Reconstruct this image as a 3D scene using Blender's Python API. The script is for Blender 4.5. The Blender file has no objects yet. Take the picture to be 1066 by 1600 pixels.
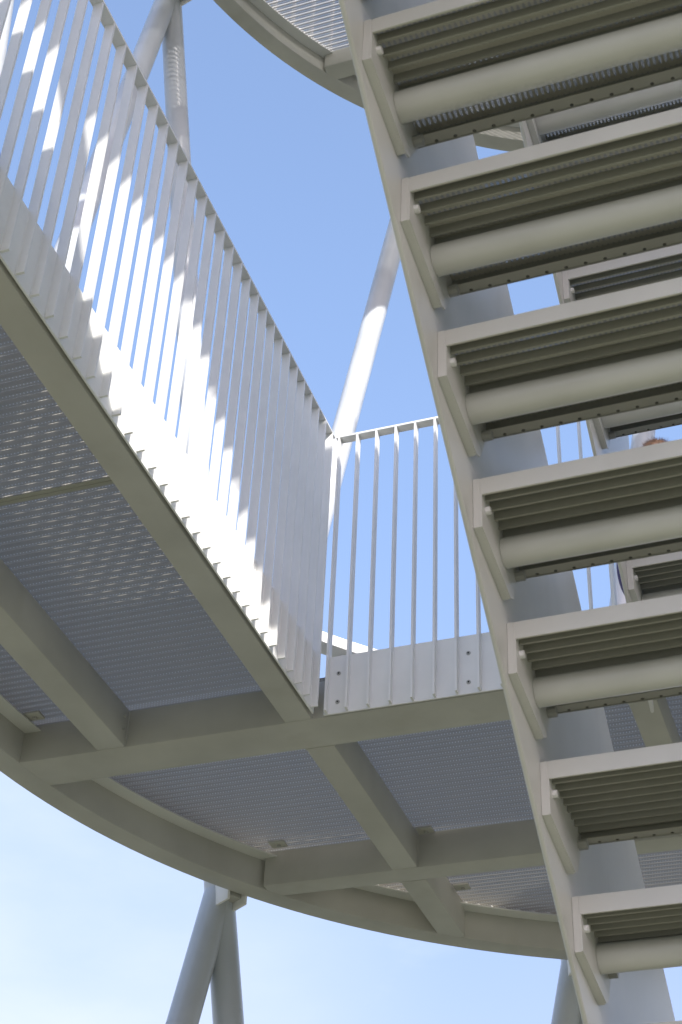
import bpy, bmesh, math, random
from mathutils import Vector, Matrix, noise
random.seed(7)
PI = math.pi
scene = bpy.context.scene
COL = scene.collection

# ------------------------------------------------------------------ camera
def cam_axes(yaw, pit, rol):
    f = Vector((math.sin(yaw)*math.cos(pit), math.cos(yaw)*math.cos(pit), math.sin(pit)))
    r = Vector((math.cos(yaw), -math.sin(yaw), 0.0))
    u = r.cross(f)
    c, s = math.cos(rol), math.sin(rol)
    return c*r + s*u, -s*r + c*u, f
r_, u_, f_ = cam_axes(-0.36857514, 0.66578575, 0.05015531)
cam_d = bpy.data.cameras.new("camera")
cam = bpy.data.objects.new("camera", cam_d); COL.objects.link(cam)
cam.matrix_world = Matrix(((r_.x, u_.x, -f_.x, 0), (r_.y, u_.y, -f_.y, 0), (r_.z, u_.z, -f_.z, 0), (0, 0, 0, 1)))
cam_d.sensor_fit = 'VERTICAL'; cam_d.sensor_height = 36.0
cam_d.lens = 2525.2/1600*36.0
cam_d.clip_start = 0.05; cam_d.clip_end = 3000
cam_d.dof.use_dof = True; cam_d.dof.focus_distance = 6.0; cam_d.dof.aperture_fstop = 9.0
scene.camera = cam

# ------------------------------------------------------------------ light
SUN_EL = math.radians(34.3)
SUN_AZ = math.atan2(0.652, -0.757)          # clockwise from +Y
world = bpy.data.worlds.new("World"); scene.world = world; world.use_nodes = True
nt = world.node_tree; nt.nodes.clear()
wo = nt.nodes.new('ShaderNodeOutputWorld'); bg = nt.nodes.new('ShaderNodeBackground')
CLOUD_DIR = Vector((-.55, .72, .36)).normalized()
sky = nt.nodes.new('ShaderNodeTexSky'); sky.sky_type = 'NISHITA'; sky.sun_disc = False
sky.sun_elevation = SUN_EL; sky.sun_rotation = SUN_AZ
sky.altitude = 100; sky.air_density = 1.0; sky.dust_density = 1.0; sky.ozone_density = 1.6
bg.inputs['Strength'].default_value = 0.15
tc = nt.nodes.new('ShaderNodeTexCoord')
sep = nt.nodes.new('ShaderNodeSeparateXYZ'); nt.links.new(tc.outputs['Generated'], sep.inputs[0])
mp = nt.nodes.new('ShaderNodeMapping'); mp.inputs['Scale'].default_value = (1.6, 1.6, 4.2); mp.inputs['Location'].default_value = (0.35, 0.1, 0.2)
nt.links.new(tc.outputs['Generated'], mp.inputs[0])
cn = nt.nodes.new('ShaderNodeTexNoise'); cn.inputs['Scale'].default_value = 1.7; cn.inputs['Detail'].default_value = 7; cn.inputs['Roughness'].default_value = 0.52
nt.links.new(mp.outputs[0], cn.inputs['Vector'])
cr = nt.nodes.new('ShaderNodeMapRange'); cr.inputs['From Min'].default_value = 0.40; cr.inputs['From Max'].default_value = 0.66; cr.interpolation_type = 'SMOOTHSTEP'
nt.links.new(cn.outputs['Fac'], cr.inputs['Value'])
hz = nt.nodes.new('ShaderNodeMapRange'); hz.interpolation_type = 'SMOOTHSTEP'     # haze dims the glare near the horizon
hz.inputs['From Min'].default_value = 0.20; hz.inputs['From Max'].default_value = 0.74
nt.links.new(sep.outputs['Z'], hz.inputs['Value'])
hm_ = nt.nodes.new('ShaderNodeMix'); hm_.data_type = 'RGBA'; nt.links.new(hz.outputs[0], hm_.inputs['Factor'])
hm_.inputs['A'].default_value = (.76, .58, .57, 1); hm_.inputs['B'].default_value = (1.10, 1.02, .99, 1)
hg = nt.nodes.new('ShaderNodeMix'); hg.data_type = 'RGBA'; hg.blend_type = 'MULTIPLY'; hg.inputs['Factor'].default_value = 1.0
nt.links.new(sky.outputs[0], hg.inputs['A']); nt.links.new(hm_.outputs['Result'], hg.inputs['B'])
cz = nt.nodes.new('ShaderNodeMapRange'); cz.interpolation_type = 'SMOOTHSTEP'     # clouds thin out with height
cz.inputs['From Min'].default_value = 0.56; cz.inputs['From Max'].default_value = 0.40
nt.links.new(sep.outputs['Z'], cz.inputs['Value'])
cm = nt.nodes.new('ShaderNodeMath'); cm.operation = 'MULTIPLY'; nt.links.new(cr.outputs[0], cm.inputs[0]); nt.links.new(cz.outputs[0], cm.inputs[1])
dp = nt.nodes.new('ShaderNodeVectorMath'); dp.operation = 'DOT_PRODUCT'; nt.links.new(tc.outputs['Generated'], dp.inputs[0]); dp.inputs[1].default_value = CLOUD_DIR
bk = nt.nodes.new('ShaderNodeMapRange'); bk.interpolation_type = 'SMOOTHSTEP'; bk.inputs['From Min'].default_value = .935; bk.inputs['From Max'].default_value = 1.0
nt.links.new(dp.outputs['Value'], bk.inputs['Value'])
wn = nt.nodes.new('ShaderNodeMapRange'); wn.inputs['From Min'].default_value = .30; wn.inputs['From Max'].default_value = .62; wn.inputs['To Min'].default_value = .25; wn.inputs['To Max'].default_value = 1.0
nt.links.new(cn.outputs['Fac'], wn.inputs['Value'])
bm_ = nt.nodes.new('ShaderNodeMath'); bm_.operation = 'MULTIPLY'; nt.links.new(bk.outputs[0], bm_.inputs[0]); nt.links.new(wn.outputs[0], bm_.inputs[1])
mxx = nt.nodes.new('ShaderNodeMath'); mxx.operation = 'MAXIMUM'; nt.links.new(cm.outputs[0], mxx.inputs[0]); nt.links.new(bm_.outputs[0], mxx.inputs[1])
cm2 = nt.nodes.new('ShaderNodeMath'); cm2.operation = 'MULTIPLY'; nt.links.new(mxx.outputs[0], cm2.inputs[0]); cm2.inputs[1].default_value = 0.72
cmix = nt.nodes.new('ShaderNodeMix'); cmix.data_type = 'RGBA'
nt.links.new(cm2.outputs[0], cmix.inputs['Factor']); nt.links.new(hg.outputs['Result'], cmix.inputs['A'])
cmix.inputs['B'].default_value = (2.5, 2.65, 2.85, 1)
nt.links.new(cmix.outputs['Result'], bg.inputs['Color']); nt.links.new(bg.outputs[0], wo.inputs[0])

sd = bpy.data.lights.new("sun", 'SUN'); sun = bpy.data.objects.new("sun", sd); COL.objects.link(sun)
sd.energy = 2.3; sd.angle = math.radians(0.53); sd.color = (1.0, 0.955, 0.88)
to_sun = Vector((math.sin(SUN_AZ)*math.cos(SUN_EL), math.cos(SUN_AZ)*math.cos(SUN_EL), math.sin(SUN_EL)))
sun.rotation_euler = to_sun.to_track_quat('Z', 'Y').to_euler()
scene.view_settings.view_transform = 'Standard'; scene.view_settings.look = 'None'
scene.view_settings.gamma = 1; scene.view_settings.exposure = 1.45
scene.cycles.max_bounces = 10; scene.cycles.diffuse_bounces = 6; scene.cycles.transparent_max_bounces = 24

# ------------------------------------------------------------------ materials
def newmat(name):
    m = bpy.data.materials.new(name); m.use_nodes = True
    n = m.node_tree; b = n.nodes['Principled BSDF']
    return m, n, b
def noise_node(n, scale, detail=4, coord='Object', sc=None):
    t = n.nodes.new('ShaderNodeTexCoord'); x = n.nodes.new('ShaderNodeTexNoise')
    x.inputs['Scale'].default_value = scale; x.inputs['Detail'].default_value = detail
    if sc:
        p = n.nodes.new('ShaderNodeMapping'); p.inputs['Scale'].default_value = sc
        n.links.new(t.outputs[coord], p.inputs[0]); n.links.new(p.outputs[0], x.inputs['Vector'])
    else: n.links.new(t.outputs[coord], x.inputs['Vector'])
    return x
def paint(name, c, rough=0.42, var=0.09, dirt=0.20, bump=0.02, spec=0.5):
    m, n, b = newmat(name)
    a = noise_node(n, 3.0, 5); a2 = noise_node(n, 1.6, 6, sc=(3, 3, .6))
    r = n.nodes.new('ShaderNodeValToRGB')
    r.color_ramp.elements[0].position = .32; r.color_ramp.elements[1].position = .68
    r.color_ramp.elements[0].color = tuple(v*(1-var) for v in c)+(1,); r.color_ramp.elements[1].color = tuple(min(1, v*(1+var*.5)) for v in c)+(1,)
    n.links.new(a.outputs['Fac'], r.inputs[0])
    d = n.nodes.new('ShaderNodeMapRange'); d.inputs['From Min'].default_value = .58; d.inputs['From Max'].default_value = .80; d.inputs['To Max'].default_value = dirt
    n.links.new(a2.outputs['Fac'], d.inputs['Value'])
    mx = n.nodes.new('ShaderNodeMix'); mx.data_type = 'RGBA'; n.links.new(d.outputs[0], mx.inputs['Factor'])
    n.links.new(r.outputs[0], mx.inputs['A']); mx.inputs['B'].default_value = (.30, .28, .22, 1)
    n.links.new(mx.outputs['Result'], b.inputs['Base Color'])
    q = n.nodes.new('ShaderNodeMapRange'); q.inputs['To Min'].default_value = rough-.08; q.inputs['To Max'].default_value = rough+.1
    n.links.new(a.outputs['Fac'], q.inputs['Value']); n.links.new(q.outputs[0], b.inputs['Roughness'])
    b.inputs['Specular IOR Level'].default_value = spec
    f = noise_node(n, 320.0, 2); bp = n.nodes.new('ShaderNodeBump'); bp.inputs['Strength'].default_value = bump*6; bp.inputs['Distance'].default_value = .0006
    n.links.new(f.outputs['Fac'], bp.inputs['Height']); n.links.new(bp.outputs[0], b.inputs['Normal'])
    return m
M_PAINT = paint('white_steel_paint', (.80, .80, .79))
M_BEAM = paint('shade_darkened_steel_paint', (.49, .485, .445), rough=.45, dirt=.34, var=.13)  # same paint as the other steel, darkened to imitate shade under the deck
M_TUBE = paint('tube_steel_paint', (.56, .595, .64), rough=.30)
M_STAIR = paint('stair_steel_paint', (.665, .67, .64), rough=.36, dirt=.16)
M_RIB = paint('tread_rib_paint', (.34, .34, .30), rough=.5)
M_BOLT = paint('bolt_metal', (.42, .42, .40), rough=.35)
M_RUBBER, _n, _b = newmat('dark_gap_rubber'); _b.inputs['Base Color'].default_value = (.02, .02, .02, 1); _b.inputs['Roughness'].default_value = .8

def math_(n, op, a, b=None, c=None):
    x = n.nodes.new('ShaderNodeMath'); x.operation = op
    for i, v in enumerate((a, b, c)):
        if v is None: continue
        if isinstance(v, (int, float)): x.inputs[i].default_value = v
        else: n.links.new(v, x.inputs[i])
    return x.outputs[0]
def perforated(name, c, px, py, radx, rady, rowoff, trans, soft, rough=.5, metallic=0.0, ycen=0.0, open_=0.35):
    """sheet with rows of punched holes: a hole is open in its middle, its rim glows where the sun stands above"""
    m, n, b = newmat(name)
    t = n.nodes.new('ShaderNodeTexCoord'); s = n.nodes.new('ShaderNodeSeparateXYZ'); n.links.new(t.outputs['Object'], s.inputs[0])
    yrow = math_(n, 'DIVIDE', s.outputs['Y'], py); yi = math_(n, 'FLOOR', yrow)
    par = math_(n, 'MODULO', math_(n, 'ABSOLUTE', yi), 2.0)
    xs = math_(n, 'ADD', math_(n, 'DIVIDE', s.outputs['X'], px), math_(n, 'MULTIPLY', par, rowoff))
    fx = math_(n, 'SUBTRACT', math_(n, 'FRACT', xs), .5); fy = math_(n, 'SUBTRACT', math_(n, 'FRACT', yrow), .5)
    dx = math_(n, 'DIVIDE', math_(n, 'MULTIPLY', fx, px), radx); dy = math_(n, 'DIVIDE', math_(n, 'MULTIPLY', fy, py), rady)
    d2 = math_(n, 'ADD', math_(n, 'MULTIPLY', dx, dx), math_(n, 'MULTIPLY', dy, dy))
    hole = math_(n, 'LESS_THAN', d2, 1.0)
    a = noise_node(n, 6.0, 5); r = n.nodes.new('ShaderNodeValToRGB')
    r.color_ramp.elements[0].color = tuple(v*.86 for v in c)+(1,); r.color_ramp.elements[1].color = tuple(v*1.1 for v in c)+(1,)
    n.links.new(a.outputs['Fac'], r.inputs[0]); n.links.new(r.outputs[0], b.inputs['Base Color'])
    b.inputs['Roughness'].default_value = rough; b.inputs['Metallic'].default_value = metallic
    tr = n.nodes.new('ShaderNodeBsdfTranslucent'); tr.inputs[0].default_value = (.55, .55, .52, 1)
    tr2 = n.nodes.new('ShaderNodeBsdfTranslucent'); tr2.inputs[0].default_value = (.66, .61, .51, 1)
    tp = n.nodes.new('ShaderNodeBsdfTransparent')
    base = n.nodes.new('ShaderNodeMixShader'); base.inputs[0].default_value = soft
    n.links.new(b.outputs[0], base.inputs[1]); n.links.new(tr2.outputs[0], base.inputs[2])
    h = n.nodes.new('ShaderNodeMixShader'); h.inputs[0].default_value = open_
    n.links.new(tr.outputs[0], h.inputs[1]); n.links.new(tp.outputs[0], h.inputs[2])
    hm = math_(n, 'MULTIPLY', hole, trans)
    o = n.nodes.new('ShaderNodeMixShader'); n.links.new(hm, o.inputs[0]); n.links.new(base.outputs[0], o.inputs[1]); n.links.new(h.outputs[0], o.inputs[2])
    n.links.new(o.outputs[0], n.nodes['Material Output'].inputs[0])
    return m
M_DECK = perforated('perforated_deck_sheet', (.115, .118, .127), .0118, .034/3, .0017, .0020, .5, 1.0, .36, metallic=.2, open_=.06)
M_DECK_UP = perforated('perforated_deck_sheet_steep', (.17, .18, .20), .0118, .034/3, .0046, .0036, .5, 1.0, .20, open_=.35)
M_TREAD = perforated('perforated_tread_sheet', (.50, .49, .43), .0118, .040, .0036, .0150, .5, 1.0, .02)
M_LIP = perforated('punched_lip_sheet', (.50, .49, .43), .042, .03, .0042, .0042, 0, 1.0, 0.0, open_=.8)

# ------------------------------------------------------------------ mesh helpers
class MB:
    def __init__(s): s.v = []; s.f = []
    def quad(s, *p):
        b = len(s.v); s.v += [tuple(q) for q in p]; s.f.append(tuple(range(b, b+len(p))))
    def box(s, x0, x1, y0, y1, z0, z1, fr=None):
        c = [(x0, y0, z0), (x1, y0, z0), (x1, y1, z0), (x0, y1, z0), (x0, y0, z1), (x1, y0, z1), (x1, y1, z1), (x0, y1, z1)]
        if fr: c = [tuple(fr @ Vector(q)) for q in c]
        b = len(s.v); s.v += c
        s.f += [tuple(b+i for i in q) for q in ((0, 3, 2, 1), (4, 5, 6, 7), (0, 1, 5, 4), (1, 2, 6, 5), (2, 3, 7, 6), (3, 0, 4, 7))]
        return s
    def prism_x(s, prof, x0, x1, fr=None):           # closed profile [(y,z)] swept along x
        n = len(prof); b = len(s.v)
        c = [(x0, y, z) for y, z in prof]+[(x1, y, z) for y, z in prof]
        if fr: c = [tuple(fr @ Vector(q)) for q in c]
        s.v += c
        s.f.append(tuple(b+i for i in range(n))); s.f.append(tuple(b+n+i for i in reversed(range(n))))
        for i in range(n): s.f.append((b+i, b+n+i, b+n+(i+1) % n, b+(i+1) % n))
        return s
    def tube(s, a, b_, r, n=32, caps=True, r2=None):
        a = Vector(a); b_ = Vector(b_); d = (b_-a).normalized(); r2 = r if r2 is None else r2
        u = d.cross(Vector((0, 0, 1)) if abs(d.z) < .95 else Vector((1, 0, 0))).normalized(); w = d.cross(u)
        k = len(s.v)
        for P, R in ((a, r), (b_, r2)):
            for i in range(n):
                t = 2*PI*i/n; s.v.append(tuple(P+R*(math.cos(t)*u+math.sin(t)*w)))
        for i in range(n): s.f.append((k+i, k+(i+1) % n, k+n+(i+1) % n, k+n+i))
        if caps: s.f.append(tuple(k+i for i in reversed(range(n)))); s.f.append(tuple(k+n+i for i in range(n)))
        return s
    def arc(s, cx, cy, r0, r1, z0, z1, a0, a1, n):  # closed box section following a circle; angles clockwise from +Y
        k = len(s.v)
        for i in range(n+1):
            t = math.radians(a0+(a1-a0)*i/n); sn, cs = math.sin(t), math.cos(t)
            for R, z in ((r0, z0), (r1, z0), (r1, z1), (r0, z1)): s.v.append((cx+R*sn, cy+R*cs, z))
        for i in range(n):
            p = k+4*i; q = p+4
            for j in range(4): s.f.append((p+j, p+(j+1) % 4, q+(j+1) % 4, q+j))
        s.f.append((k, k+3, k+2, k+1)); e = k+4*n; s.f.append((e, e+1, e+2, e+3))
        return s
    def build(s, name, mat, parent=None, bevel=0.0, segs=2, smooth=False, weld=False):
        me = bpy.data.meshes.new(name); me.from_pydata(s.v, [], s.f)
        bm = bmesh.new(); bm.from_mesh(me)
        if weld: bmesh.ops.remove_doubles(bm, verts=bm.verts, dist=1e-5)
        bmesh.ops.recalc_face_normals(bm, faces=bm.faces)
        if bevel:
            es = [e for e in bm.edges if len(e.link_faces) == 2 and e.calc_face_angle(0) > .6]
            bmesh.ops.bevel(bm, geom=es, offset=bevel, segments=segs, affect='EDGES', profile=.5, clamp_overlap=True)
        if smooth or bevel:
            for f in bm.faces: f.smooth = True
            for e in bm.edges:
                if len(e.link_faces) == 2 and e.calc_face_angle(0) > math.radians(38): e.smooth = False
        bm.to_mesh(me); bm.free()
        me.materials.append(mat)
        o = bpy.data.objects.new(name, me); COL.objects.link(o)
        if parent: o.parent = parent
        return o
def thing(name, label, cat, group=None, loc=(0, 0, 0)):
    o = bpy.data.objects.new(name, None); COL.objects.link(o); o.location = loc; o.empty_display_size = .1
    o['label'] = label; o['category'] = cat
    if group: o['group'] = group
    return o
def copy_obj(o, parent, delta):
    c = o.copy(); COL.objects.link(c); c.parent = parent
    c.location = o.location + Vector(delta)
    return c

# ------------------------------------------------------------------ ground
GZ = -1.6
g = MB(); N = 24
for i in range(N):
    for j in range(N):
        x0, x1 = -600+1200*i/N, -600+1200*(i+1)/N; y0, y1 = -600+1200*j/N, -600+1200*(j+1)/N
        g.quad((x0, y0, GZ), (x1, y0, GZ), (x1, y1, GZ), (x0, y1, GZ))
m, n, b = newmat('dry_grass_ground')
a = noise_node(n, .35, 8); r = n.nodes.new('ShaderNodeValToRGB')
r.color_ramp.elements[0].position = .35; r.color_ramp.elements[1].position = .65
r.color_ramp.elements[0].color = (.130, .134, .080, 1); r.color_ramp.elements[1].color = (.20, .188, .132, 1)
n.links.new(a.outputs['Fac'], r.inputs[0]); n.links.new(r.outputs[0], b.inputs['Base Color']); b.inputs['Roughness'].default_value = .95
go = g.build('ground', m, weld=True); go['kind'] = 'structure'

hb_ = MB(); NH = 96  # unseen hill ring, added to block bright sky low on the horizon
def hill_h(a, j):
    back = max(0, math.cos(math.radians(a-190)))**1.5
    top = 10+3*back+4*noise.noise(Vector((math.cos(math.radians(a))*2.2, math.sin(math.radians(a))*2.2, j*.7)))
    return GZ-1+(0, .62, 1.0, .9)[j]*top
for i in range(NH):
    for j in range(3):
        q = []
        for ii, jj in ((i, j), (i+1, j), (i+1, j+1), (i, j+1)):
            a = 360*(ii % NH)/NH; R_ = (58, 72, 90, 130)[jj]
            q.append((R_*math.sin(math.radians(a)), R_*math.cos(math.radians(a)), hill_h(a, jj)))
        hb_.quad(*q)
m, n, b = newmat('added_hill_dark_green'); a = noise_node(n, .5, 8); r = n.nodes.new('ShaderNodeValToRGB')
r.color_ramp.elements[0].color = (.018, .03, .012, 1); r.color_ramp.elements[1].color = (.07, .085, .035, 1)
n.links.new(a.outputs['Fac'], r.inputs[0]); n.links.new(r.outputs[0], b.inputs['Base Color']); b.inputs['Roughness'].default_value = 1
ho = hb_.build('added_shade_hills', m, weld=True); ho['kind'] = 'structure'

# ------------------------------------------------------------------ platforms
CX, CY = -.1895, 4.269
RO, RI = 3.014, 2.905
A0, A1 = -145, 145
ZB, ZS = 3.0, 3.165            # underside of the beams, underside of the deck sheets

def cross_x(y, R):              # half width of the circle at y
    d = R*R-(y-CY)**2
    return math.sqrt(d) if d > 0 else 0
def sheet(x0, x1, y0, y1, dz, parent, inner):
    """one deck sheet: corrugations run along x, clipped to the ring"""
    mb = MB(); P = .034; n = max(2, int(round((y1-y0)/P*8))); rows = []
    for i in range(n+1):
        y = y0+(y1-y0)*i/n
        c = cross_x(y, inner)
        if c <= 0: continue
        xa, xb = max(x0, CX-c), min(x1, CX+c)
        if xb-xa < .01: continue
        edge = min(y-y0, y1-y)
        k = min(1, max(0, (edge-.010)/.004))
        ph = (y-y0-.016)/P
        z = ZS+dz+.0075*(1-abs(math.cos(PI*ph))**1.0*1.0)*k*1.0
        z = ZS+dz+(.020*(1-abs(math.sin(PI*ph)))**1.4)*k
        rows.append((xa, xb, y, z))
    for a, b in zip(rows, rows[1:]):
        mb.quad((a[0], a[2], a[3]), (a[1], a[2], a[3]), (b[1], b[2], b[3]), (b[0], b[2], b[3]))
    if not mb.f: return
    mb.build('deck_sheet', M_DECK if dz < 1 else M_DECK_UP, parent, smooth=True, weld=True)
def beam(x0, x1, y0, y1, dz, parent, z1=None, name='floor_beam'):
    return MB().box(x0, x1, y0, y1, ZB+.0015+dz, (z1 or ZS-.004)+dz).build(name, M_BEAM, parent, bevel=.007)

def platform(dz, label, front_void=True):
    t = thing('round_platform', label, 'platform', 'round platforms stacked around the stairs')
    MB().arc(CX, CY, RI, RO, ZB+dz, 3.215+dz, A0, A1, 160).build('ring_beam', M_BEAM, t, bevel=.006)
    MB().arc(CX, CY, 2.835, RI-.001, ZS-.034+dz, ZS-.028+dz, A0, A1, 160).build('edge_ledge', M_STAIR, t)
    # beams across (along x)
    XL, XR = -1.862, 1.48
    for (ya, yb) in ((4.676, 4.872), (5.913, 6.030)):
        c = min(cross_x(ya, 2.95), cross_x(yb, 2.95))
        beam(CX-c, CX+c, ya, yb, dz, t)
    # beams along y, left side, right side, beyond the cross beam
    for xa, xb in ((-1.982, -1.877), (1.495, 1.60)):
        xm = (xa+xb)/2
        beam(xa, xb, CY-cross_x_y(xm, 2.95), 4.675, dz, t)
    for xa, xb in ((-2.737, -2.620), (2.24, 2.357)):
        beam(xa, xb, CY-cross_x_y((xa+xb)/2, 2.93), 4.675, dz, t)
    for xa, xb in ((-1.975, -1.862), (-.772, -.672), (.42, .52), (1.49, 1.60)):
        beam(xa, xb, 4.873, 5.912, dz, t)
        beam(xa, xb, 6.031, CY+cross_x_y((xa+xb)/2, 2.93), dz, t)
    R = 2.90
    inner_x = -1.885 if front_void else -.79
    for y0, y1 in ((1.80, 2.120), (2.120, 3.400), (3.400, 4.672)):
        sheet(-3.2, inner_x, y0, y1, dz, t, R); sheet(1.50, 3.2, y0, y1, dz, t, R)
    for y0, y1 in ((4.672, 5.940), (5.940, 7.2)):
        sheet(-3.2, 3.2, y0, y1, dz, t, R)
    for y in (2.120, 3.400):
        c = cross_x(y, R)
        MB().box(CX-c, inner_x, y-.016, y-.0009, ZS-.0045+dz, ZS-.001+dz).build('joint_strip', M_RIB, t)
        MB().box(CX-c, inner_x, y+.0009, y+.016, ZS-.0045+dz, ZS-.001+dz).build('joint_strip', M_RIB, t)
        MB().box(CX-c, inner_x, y-.0008, y+.0008, ZS-.0030+dz, ZS-.001+dz).build('sheet_joint', M_RUBBER, t)
    if not front_void:
        beam(-.80, -.69, 1.33, 4.675, dz, t)
        beam(-1.35, -1.25, 1.5, 4.675, dz, t)
    def wb(p, q): MB().tube(p, q, .0035, 6).build('weld_bead', M_BEAM, t, smooth=True)
    for xa, xb in ((-1.982, -1.877), (-2.737, -2.620)):
        for x in (xa, xb): wb((x, 4.674, ZB+.004+dz), (x, 4.674, ZS-.01+dz))
        wb((xa, 4.674, ZB+.003+dz), (xb, 4.674, ZB+.003+dz))
    for xa, xb in ((-1.975, -1.862), (-.772, -.672)):
        for y in (4.8735, 5.9115, 6.0315):
            for x in (xa, xb): wb((x, y, ZB+.004+dz), (x, y, ZS-.01+dz))
            wb((xa, y, ZB+.003+dz), (xb, y, ZB+.003+dz))
    # corner cleats with a bolt, under the sheets
    for x, y in () if dz > 1 else ((-1.855, 5.90), (-1.855, 6.46), (-2.50, 5.86), (-3.02, 4.62), (-.66, 5.90), (-2.60, 1.9)):
        MB().box(x, x+.07, y-.055, y, ZS-.022+dz, ZS-.012+dz).build('corner_cleat', M_BEAM, t, bevel=.002)
        MB().tube((x+.04, y-.025, ZS-.031+dz), (x+.04, y-.025, ZS-.020+dz), .009, 6).build('bolt', M_BOLT, t)
    for zz in (3.06, 3.115):
        MB().tube((-2.621, 4.640, zz+dz), (-2.614, 4.640, zz+dz), .006, 10).build('bolt', M_BOLT, t)
    return t
def cross_x_y(x, R):
    d = R*R-(x-CX)**2
    return math.sqrt(d) if d > 0 else 0
platform(0.0, 'lower round steel platform in pale green-grey paint, crossed by beams below the railings')
DZU = 5.69
platform(DZU, 'upper round steel platform, its curved edge crossing the sky at the top of the photo', front_void=False)

# ------------------------------------------------------------------ railings
FS = .0815
def rail_along_y(ys, x_out, label, y0, y1, sgn):
    """sgn=+1: outer side towards +x"""
    t = thing('railing', label, 'railing', 'straight railings around the opening')
    fin_in = x_out-.0320*sgn
    a, b = sorted((x_out-.040*sgn, x_out)); MB().box(a, b, y0, y1, 4.297, 4.307).build('top_rail', M_PAINT, t, bevel=.001)
    a, b = sorted((x_out-.032*sgn, x_out-.026*sgn)); MB().box(a, b, y0, y1, 3.003, 3.250).build('kick_plate', M_PAINT, t)
    a, b = sorted((x_out-.045*sgn, x_out-.0325*sgn))
    for k in range(5):
        yy = y0+.25+k*(y1-y0-.4)/4
        MB().box(a, b, yy, yy+.11, 3.03, 3.14).build('spacer_block', M_BEAM, t)
    base = MB().box(*sorted((x_out-.0255*sgn, x_out)), -.0038, .0038, 3.011, 3.250)
    base.box(*sorted((fin_in, x_out)), -.0038, .0038, 3.2502, 4.2968)
    first = None
    for y in ys:
        if first is None: first = base.build('baluster', M_PAINT, t); first.location = (0, y, 0)
        else:
            c = first.copy(); COL.objects.link(c); c.parent = t; c.location = (0, y, 0)
    # weld beads beside the fins on the kick plate
    w = MB()
    for y in ys:
        xx = x_out-.0255*sgn
        for s in (-1, 1):
            w.tube((xx, y+s*.0042, 3.02), (xx, y+s*.0042, 3.245), .0022, 6)
    w.build('weld_beads', M_PAINT, t)
    return t
ys = [2.897+FS*k for k in range(-14, 22) if 2.897+FS*k < 4.63]
rail_along_y(ys, -1.832, 'long white flat-bar railing in raking sunlight, receding from the upper left', 1.80, 4.640, 1)
ysr = [1.9+FS*k for k in range(33)]
rail_along_y(ysr, 1.47, 'white flat-bar railing on the far right side of the opening', 1.80, 4.640, -1)

def rail_along_x(xs, x0, x1, label, post=None):
    t = thing('railing', label, 'railing', 'straight railings around the opening')
    MB().box(x0, x1, 4.640, 4.680, 4.297, 4.307).build('top_rail', M_PAINT, t, bevel=.001)
    MB().box(x0, x1, 4.665, 4.671, 3.006, 3.250).build('kick_plate', M_PAINT, t)
    base = MB().box(-.004, .004, 4.640, 4.6645, 3.011, 3.250); base.box(-.004, .004, 4.640, 4.674, 3.2502, 4.2968)
    first = None
    for x in xs:
        if first is None: first = base.build('baluster', M_PAINT, t); first.location = (x, 0, 0)
        else:
            c = first.copy(); COL.objects.link(c); c.parent = t; c.location = (x, 0, 0)
    if post: MB().box(post-.006, post+.006, 4.636, 4.684, 3.008, 4.2968).build('end_post', M_PAINT, t)
    w = MB()
    for x in xs:
        for s in (-1, 1): w.tube((x+s*.0042, 4.6645, 3.02), (x+s*.0042, 4.6645, 3.245), .002, 6)
    w.build('weld_beads', M_PAINT, t)
    k = 0
    for i in range(0, len(xs)-1, 6):
        xm = (xs[i]+xs[i+1])/2-.0005
        for z in (3.053, 3.174):
            ring = MB().tube((xm, 4.6648, z), (xm, 4.6622, z), .0085, 20, r2=.0078).build('bolt', M_BOLT, t, smooth=True)
            MB().tube((xm, 4.6621, z), (xm, 4.6612, z), .0038, 6).build('bolt_socket', M_RUBBER, ring)
    return t
xs = [-1.817]+[-1.739+.0818*k for k in range(12)]
rail_along_x(xs, -1.830, -.745, 'short white railing facing the camera, bolted kick plate below it', post=-.757)
rail_along_x([.33+.0818*k for k in range(14)], .30, 1.468, 'short white railing on the right side of the stair foot')

def outer_rail(dz, label):
    t = thing('curved_railing', label, 'railing', 'curved outer railings of the platforms')
    t.location = (CX, CY, 0)
    m1 = MB().arc(0, 0, 2.865, 2.965, 4.335+dz, 4.395+dz, A0, A1, 150).build('hand_rail', M_PAINT, t, bevel=.004)
    MB().arc(0, 0, 2.925, 2.931, 3.222+dz, 3.31+dz, A0, A1, 150).build('kick_plate', M_PAINT, t)
    base = MB().box(-.004, .004, 2.91, 2.944, 3.222+dz, 4.3345+dz)
    first = None; n = 97
    for i in range(n):
        a = A0+1+(A1-A0-2)*i/(n-1)
        if first is None: first = base.build('baluster', M_PAINT, t); o = first
        else: o = first.copy(); COL.objects.link(o); o.parent = t
        o.rotation_euler = (0, 0, -math.radians(a))
outer_rail(0, 'curved outer railing of the lower platform, sunlit handrail sliver showing past the railing corner')
outer_rail(DZU, 'curved outer railing of the upper platform, above the curved edge beam')

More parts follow.
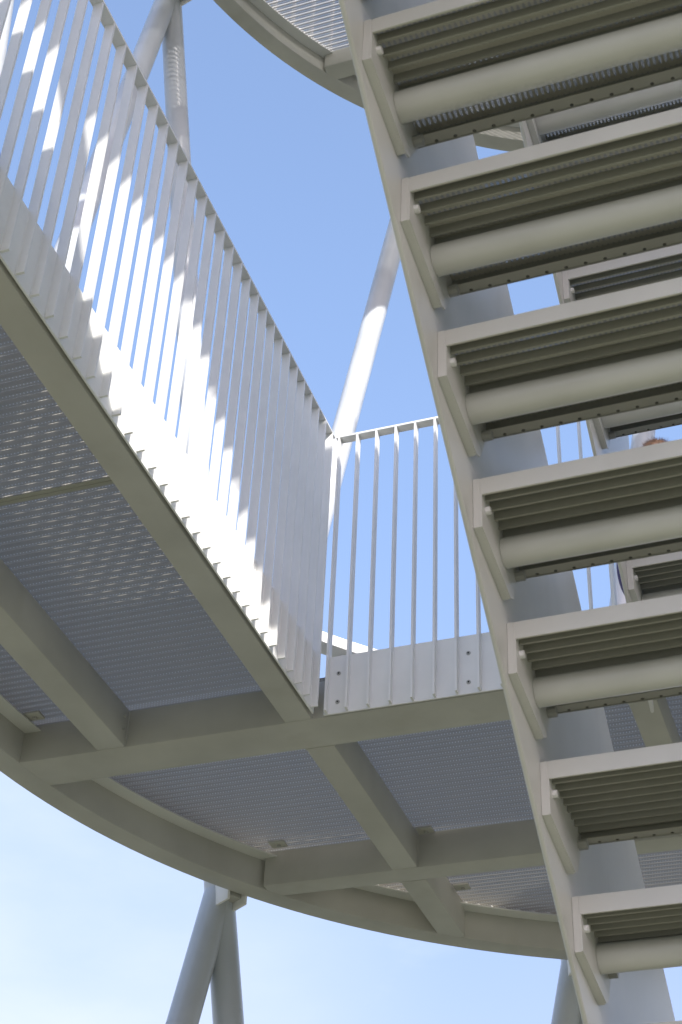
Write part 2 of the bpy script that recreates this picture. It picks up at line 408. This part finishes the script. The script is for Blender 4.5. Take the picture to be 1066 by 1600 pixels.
# ------------------------------------------------------------------ stairs
PHI = -.01515
FR = Matrix(((math.cos(PHI), -math.sin(PHI), 0, 0), (math.sin(PHI), math.cos(PHI), 0, 0), (0, 0, 1, 0), (0, 0, 0, 1)))
GO, RI_ = .2501, .20646
W = 1.0
def tread_parts(parent, loc, tube=True):
    """tread: local origin at its back top left corner; y towards the nosing (away from the camera)"""
    m = MB(); rb = MB(); x0, x1 = .0195, W-.0195
    m.box(x0, x1, -.0015, .0015, -.042, 0)                       # back plate
    m.box(x0, x1, .0016, .2884, -.0160, -.0135)                  # walking sheet
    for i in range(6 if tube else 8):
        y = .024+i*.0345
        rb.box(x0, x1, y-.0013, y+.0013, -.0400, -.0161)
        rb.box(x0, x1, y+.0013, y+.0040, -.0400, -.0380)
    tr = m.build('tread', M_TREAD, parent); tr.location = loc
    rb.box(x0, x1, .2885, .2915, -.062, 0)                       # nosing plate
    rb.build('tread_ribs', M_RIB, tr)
    lp = MB().box(x0, x1, .262, .2884, -.060, -.0585)
    lp.build('nosing_lip', M_LIP, tr)
    MB().box(x0-.0005, x1+.0005, -.0045, -.0016, -.0425, .0005).build('back_lip', M_STAIR, tr)
    if tube:
        MB().tube((.0195, .165, -.078), (W-.0195, .165, -.078), .034, 28).build('support_tube', M_STAIR, tr, smooth=True)
    prof = [(-.004, 0), (-.004, -.128), (.215, -.163), (.240, -.150), (.292, -.060), (.292, 0)]
    lipp = [(-.006, .0), (-.006, -.130), (.215, -.166), (.218, -.1615), (-.001, -.1255), (-.001, 0)]
    for s in (0, 1):
        f = (lambda x: x) if s == 0 else (lambda x: W-x)
        a, b = sorted((f(.0155), f(.0190))); c, d = sorted((f(.0005), f(.0154)))
        br = MB().prism_x(prof, a, b).prism_x(lipp, c, d).build('side_bracket', M_STAIR, tr)
        k = -1 if s else 1
        MB().tube((f(.0191), .028, -.064), (f(.029), .028, -.064), .009, 8).build('bolt', M_PAINT, br)
        MB().tube((f(.0191), .264, -.072), (f(.040), .264, -.072), .013, 10).build('bolt', M_BOLT, br)
    return tr
def copy_tree(o, parent):
    c = o.copy(); COL.objects.link(c); c.parent = parent
    for ch in o.children: copy_tree(ch, c)
    return c
def flight(name, label, off, u, v, k0, k1, no_tube=(), landing_z=None, land_label=None):
    t = thing(name, label, 'staircase', 'straight stair flights')
    # the flight's frame: x across, y along; corner k = (off, u+k*GO, v-k*RI_)
    t.matrix_world = FR @ Matrix.Translation((off, u, v))
    proto = tread_parts(t, (0, 0, 0)); bpy.context.view_layer.update()
    for k in range(k0, k1+1):
        if k == 0 and 0 not in no_tube: continue
        if k in no_tube: tread_parts(t, (0, k*GO, -k*RI_), tube=False); continue
        c = copy_tree(proto, t); c.location = (0, k*GO, -k*RI_)
    sl = RI_/GO
    ya, yb = k0*GO-.02, (k1+1)*GO+.05
    def z(y): return -sl*y
    lo, hi = -.172, 1.25
    L = 1.3                                                       # landing at the top of the flight
    prof = [(ya, z(ya)+lo), (yb, z(yb)+lo), (yb, z(yb)+hi), (ya, z(ya)+hi), (ya-L, z(ya)+hi+.02), (ya-L, z(ya)+lo+.02)]
    MB().prism_x(prof, -.012, -.0003).build('parapet_panel', M_STAIR, t, bevel=.003)
    lo = -.09
    hi = 1.40
    prof = [(ya, z(ya)+lo), (yb, z(yb)+lo), (yb, z(yb)+hi), (ya, z(ya)+hi), (ya-L, z(ya)+hi+.02), (ya-L, z(ya)+lo+.02)]
    MB().prism_x(prof, W+.0003, W+.012).build('parapet_panel', M_STAIR, t, bevel=.003)
    zl = z(ya)+RI_-.01
    m = MB()
    for i in range(int((L-.1)/.034)):
        y = ya-L+.05+i*.034; m.box(.002, W-.002, y-.0013, y+.0013, zl-.028, zl-.0021)
    m.box(.002, W-.002, ya-L+.01, ya+.0, zl-.002, zl); m.build('landing_deck', M_TREAD, t)
    MB().box(.003, W-.003, ya-L, ya-L+.008, zl-.16, zl-.003).build('landing_beam', M_STAIR, t)
    MB().box(.003, W-.003, ya-.1, ya-.02, zl-.16, zl-.03).build('landing_beam', M_STAIR, t, bevel=.004)
    return t
flight('near_stair_flight', 'near flight of open pale steel stairs seen from below, filling the right of the photo', -.74, 1.829, 2.816, -4, 11, no_tube=(5,))
flight('far_stair_flight', 'farther stair flight glimpsed between the treads of the near one', -.723, 3.590, 3.855, -11, 3)

lp = thing('added_shadow_tube', 'unseen leaning tube added between the two stair flights to shade the long railing', 'steel tube', loc=(-.845, 1.56, 3.70))  # added out of view; its place is chosen for the shadow it casts
MB().tube((0, 0, 0), (0, -.55, 2.5), .062, 32).build('tube', M_STAIR, lp, smooth=True)
MB().box(.0, .069, -.05, .05, .02, .16).build('mounting_plate', M_STAIR, lp, bevel=.002)
# ------------------------------------------------------------------ tubular lattice
RT = 3.17; ZN, ZU, ZT = 3.06, 8.66, 14.35
NA = [-124, -91, -56, -24, 8, 40, 72, 104]; UA = [-108, -75.5, -38.8, -6.5, 25, 57, 89]; GA = [-109, -74, -41.5, -8, 24, 56, 88]
def cp(a, z, R=RT): return Vector((CX+R*math.sin(math.radians(a)), CY+R*math.cos(math.radians(a)), z))
def brace(p, q, label, group):
    p, q = Vector(p), Vector(q)
    t = thing('tubular_brace', label, 'steel tube', group, loc=p)
    MB().tube((0, 0, 0), q-p, .066, 40).build('tube', M_TUBE, t, smooth=True)
    d = (q-p); 
    for f in (.14, .86): 
        MB().tube(d*f, d*f+d.normalized()*.004, .0672, 40, caps=False).build('weld_seam', M_TUBE, t, smooth=True)
G1 = 'tubes rising from the lower platform edge to the upper one'
G0 = 'tubes between the ground and the lower platform edge'
G2 = 'tubes rising above the upper platform'
def side(a, b): return 'leaning right' if b > a else 'leaning left'
spec = {(-91, -75.5): 'pale tube leaning right up to the bolted joint behind the top of the long railing',
        (-56, -75.5): 'near-upright tube behind the long railing, hanging from the bolted joint at the top',
        (-56, -38.8): 'pale tube with a sunlit striped patch, rising behind the railing corner',
        (-24, -6.5): 'slanting tube behind the stairs and the person'}
for i, a in enumerate(UA):
    for nb in (NA[i], NA[i+1]):
        brace(cp(nb, ZN), cp(a, ZU), spec.get((nb, a), 'pale lattice tube between the platforms, outside the picture'), G1)
        brace(cp(a, ZU), cp(nb, ZT), 'pale lattice tube rising above the upper platform', G2)
gspec = {(-56, -74): 'thick tube slanting down left from the joint under the lower platform', (-56, -41.5): 'tube dropping right from the joint under the lower platform',
         (-24, -41.5): 'tube going down beside the stair at the bottom edge'}
for i, a in enumerate(GA):
    for nb in (NA[i], NA[i+1]):
        brace(cp(a, GZ), cp(nb, ZN), gspec.get((nb, a), 'pale lattice tube standing on the ground'), G0)
tr = thing('top_ring', 'steel ring closing the lattice above the upper platform', 'ring beam', loc=(CX, CY, 0))
MB().arc(0, 0, 3.09, 3.21, ZT-.05, ZT+.1, -135, 125, 120).build('ring_beam', M_BEAM, tr)
def node(a, z, label):
    t = thing('node_bracket', label, 'bracket', 'bolted brackets joining the tubes to the platform edges')
    t.matrix_world = Matrix.Translation((CX, CY, z)) @ Matrix.Rotation(-math.radians(a), 4, 'Z')
    # local: +y outward
    for sx in (-.050, .038):
        MB().box(sx, sx+.012, RO+.001, RT-.02, -.085, .10).build('side_plate', M_PAINT, t, bevel=.002)
    MB().box(-.0375, .0375, RO+.03, RT-.045, -.050, -.030).build('cross_plate', M_BEAM, t, bevel=.002)
    MB().box(-.012, .012, RO+.001, RT-.045, -.0295, .07).build('tongue', M_BEAM, t)
    for s in (-1, 1):
        for yy, zz in ((RO+.055, .02),):
            MB().tube((s*.0505, yy, zz), (s*.066, yy, zz), .019, 6).build('bolt', M_BOLT, t)
            MB().tube((s*.0505, yy, zz), (s*.074, yy, zz), .010, 12).build('bolt', M_BOLT, t)
for a in NA: node(a, ZN-.01, {-56: 'bolted bracket below the lower platform edge at the tube joint'}.get(a, 'bolted bracket on the lower platform edge'))
for a in UA: node(a, ZU-.08, {-75.5: 'bolted bracket at the top, joining tubes to the upper platform edge'}.get(a, 'bolted bracket on the upper platform edge'))

# ------------------------------------------------------------------ person on the lower platform
def simple(name, c, rough=.7):
    m, n, b = newmat(name); a = noise_node(n, 40, 3); r = n.nodes.new('ShaderNodeValToRGB')
    r.color_ramp.elements[0].color = tuple(v*.75 for v in c)+(1,); r.color_ramp.elements[1].color = tuple(v*1.2 for v in c)+(1,)
    n.links.new(a.outputs['Fac'], r.inputs[0]); n.links.new(r.outputs[0], b.inputs['Base Color']); b.inputs['Roughness'].default_value = rough
    return m
M_SKIN = simple('skin', (.56, .34, .25), .5); M_HAIR = simple('brown_hair', (.12, .065, .038), .45)
M_JACKET = simple('purple_jacket', (.055, .045, .13), .8); M_TROUS = simple('dark_trousers', (.03, .035, .05), .85); M_SHOE = simple('shoe', (.04, .035, .03), .6)
def skinmesh(name, pts, edges, mat, parent, lv=2):
    me = bpy.data.meshes.new(name); me.from_pydata([p[:3] for p in pts], edges, [])
    o = bpy.data.objects.new(name, me); COL.objects.link(o); o.parent = parent
    sk = o.modifiers.new('skin', 'SKIN'); sub = o.modifiers.new('sub', 'SUBSURF'); sub.levels = lv; sub.render_levels = lv
    if not me.skin_vertices: me.attributes  # layer is made by the modifier
    for i, p in enumerate(pts):
        r = p[3] if isinstance(p[3], tuple) else (p[3], p[3])
        me.skin_vertices[0].data[i].radius = r; me.skin_vertices[0].data[i].use_root = (i == 0)
    dg = bpy.context.evaluated_depsgraph_get(); em = bpy.data.meshes.new_from_object(o.evaluated_get(dg))
    o.modifiers.clear(); o.data = em
    for p in em.polygons: p.use_smooth = True
    em.materials.clear(); em.materials.append(mat)
    return o
pr = thing('person', 'person with brown hair and purple jacket standing on the lower platform beyond the stairs', 'person', loc=(0, 0, 0))
# local: facing +y, feet at z=0
B = [(0, 0, .93, (.13, .09)), (0, .0, 1.10, (.125, .085)), (0, .0, 1.30, (.15, .10)), (0, -.005, 1.42, (.12, .08)), (0, 0, 1.49, .050), (0, .012, 1.55, .052), (0, .02, 1.61, (.068, .082)), (0, .012, 1.68, (.070, .086)), (0, .005, 1.73, .050)]
E = [(0, 1), (1, 2), (2, 3), (3, 4), (4, 5), (5, 6), (6, 7), (7, 8)]
arms = {}
for s in (-1, 1):
    b0 = len(B)
    B += [(s*.085, 0, .88, .085), (s*.10, .01, .50, .055), (s*.105, -.01, .30, .05), (s*.11, -.02, .09, .036), (s*.115, .03, .045, .036), (s*.12, .12, .03, .030)]
    E += [(0, b0)]+[(b0+i, b0+i+1) for i in range(5)]
    b1 = len(B)
    B += [(s*.17, 0, 1.39, .052), (s*.225, -.03, 1.15, .040), (s*.245, .00, 1.06, .036), (s*.20, .13, .93, .027), (s*.17, .17, .90, (.030, .018))]
    E += [(3, b1)]+[(b1+i, b1+i+1) for i in range(4)]
    # five fingers
    hb = b1+4; hx, hy, hz = B[hb][:3]
    for q in range(4):
        c0 = len(B); off_ = (q-1.5)*.017
        B += [(hx-s*.03+off_*.2, hy+.035+off_*.3, hz-.01+off_, .009), (hx-s*.055, hy+.045+off_*.3, hz-.035+off_, .008), (hx-s*.06, hy+.03+off_*.3, hz-.055+off_, .007)]
        E += [(hb, c0), (c0, c0+1), (c0+1, c0+2)]
    c0 = len(B); B += [(hx-s*.02, hy+.01, hz+.035, .010), (hx-s*.045, hy+.03, hz+.04, .008)]; E += [(hb, c0), (c0, c0+1)]
body = skinmesh('body', B, E, M_SKIN, pr)
J = [(0, 0, .98, (.15, .11)), (0, 0, 1.10, (.15, .105)), (0, 0, 1.30, (.172, .12)), (0, -.005, 1.43, (.13, .09)), (0, 0, 1.475, .064)]
JE = [(0, 1), (1, 2), (2, 3), (3, 4)]
for s in (-1, 1):
    b1 = len(J); J += [(s*.175, 0, 1.39, .068), (s*.215, -.02, 1.25, .060), (s*.236, -.035, 1.13, .056), (s*.256, .0, 1.03, .052), (s*.235, .07, .97, .044), (s*.205, .125, .935, .037)]
    JE += [(3, b1)]+[(b1+i, b1+i+1) for i in range(5)]
skinmesh('jacket', J, JE, M_JACKET, pr)
Tt = [(0, 0, .95, (.145, .105))]; TE = []
for s in (-1, 1):
    b1 = len(Tt); Tt += [(s*.085, 0, .85, .10), (s*.10, .01, .50, .072), (s*.106, -.01, .28, .066), (s*.11, -.02, .10, .058)]
    TE += [(0, b1)]+[(b1+i, b1+i+1) for i in range(3)]
skinmesh('trousers', Tt, TE, M_TROUS, pr)
for s in (-1, 1):
    skinmesh('shoe', [(s*.11, -.03, .05, .045), (s*.115, .05, .045, .045), (s*.122, .15, .035, (.042, .034))], [(0, 1), (1, 2)], M_SHOE, pr)
# hair: a cap plus loose strands
hm = MB(); rnd = random.Random(3)
hc = Vector((0, .008, 1.655))
me = bpy.data.meshes.new('cap'); bm = bmesh.new(); bmesh.ops.create_icosphere(bm, subdivisions=4, radius=1)
for v in list(bm.verts):
    d = v.co.copy()
    if d.z < -.25 or (d.y > .55 and d.z < .35): bm.verts.remove(v); continue
    k = 1+.07*noise.noise(d*5)+.04*noise.noise(d*14)
    v.co = hc+Vector((d.x*.080*k, d.y*.098*k, d.z*.100*k))
bm.to_mesh(me); bm.free()
cap = bpy.data.objects.new('hair', me); me.materials.append(M_HAIR); COL.objects.link(cap); cap.parent = pr
for p in me.polygons: p.use_smooth = True
for i in range(3500):
    d = Vector((rnd.gauss(0, 1), rnd.gauss(0, 1), rnd.gauss(.5, 1))).normalized()
    if d.z < -.2 or (d.y > .6 and d.z < .3): continue
    p0 = hc+Vector((d.x*.078, d.y*.096, d.z*.098)); tdir = (Vector((rnd.gauss(0, .6), rnd.gauss(.1, .6), rnd.gauss(-.1, .4)))+d*rnd.uniform(.25, .8)).normalized()
    L = rnd.uniform(.012, .034); sd_ = d.cross(tdir).normalized()*.0005
    p1 = p0+tdir*L*.5+d*.003; p2 = p0+tdir*L-Vector((0, 0, .006))
    hm.quad(p0-sd_, p0+sd_, p1+sd_*.8, p1-sd_*.8); hm.quad(p1-sd_*.8, p1+sd_*.8, p2+sd_*.2, p2-sd_*.2)
hm.build('hair_strands', M_HAIR, cap)
for s in (-1, 1):
    em = MB(); MB().tube((s*.03, .094, 1.655), (s*.03, .104, 1.655), .010, 12, r2=.006).build('eye', M_RUBBER, pr)
    skinmesh('ear', [(s*.072, .01, 1.665, .014), (s*.080, .0, 1.64, .012), (s*.075, .012, 1.615, .009)], [(0, 1), (1, 2)], M_SKIN, pr, 1)
skinmesh('nose', [(0, .098, 1.66, .009), (0, .112, 1.63, .013), (0, .098, 1.615, .010)], [(0, 1), (1, 2)], M_SKIN, pr, 1)
skinmesh('mouth', [(-.022, .092, 1.588, .005), (0, .100, 1.588, .007), (.022, .092, 1.588, .005)], [(0, 1), (1, 2)], simple('lips', (.45, .18, .15)), pr, 1)
pr.location = (-.685, 5.76, 3.213); pr.rotation_euler = (0, 0, math.radians(-38)); pr.scale = (.968,)*3
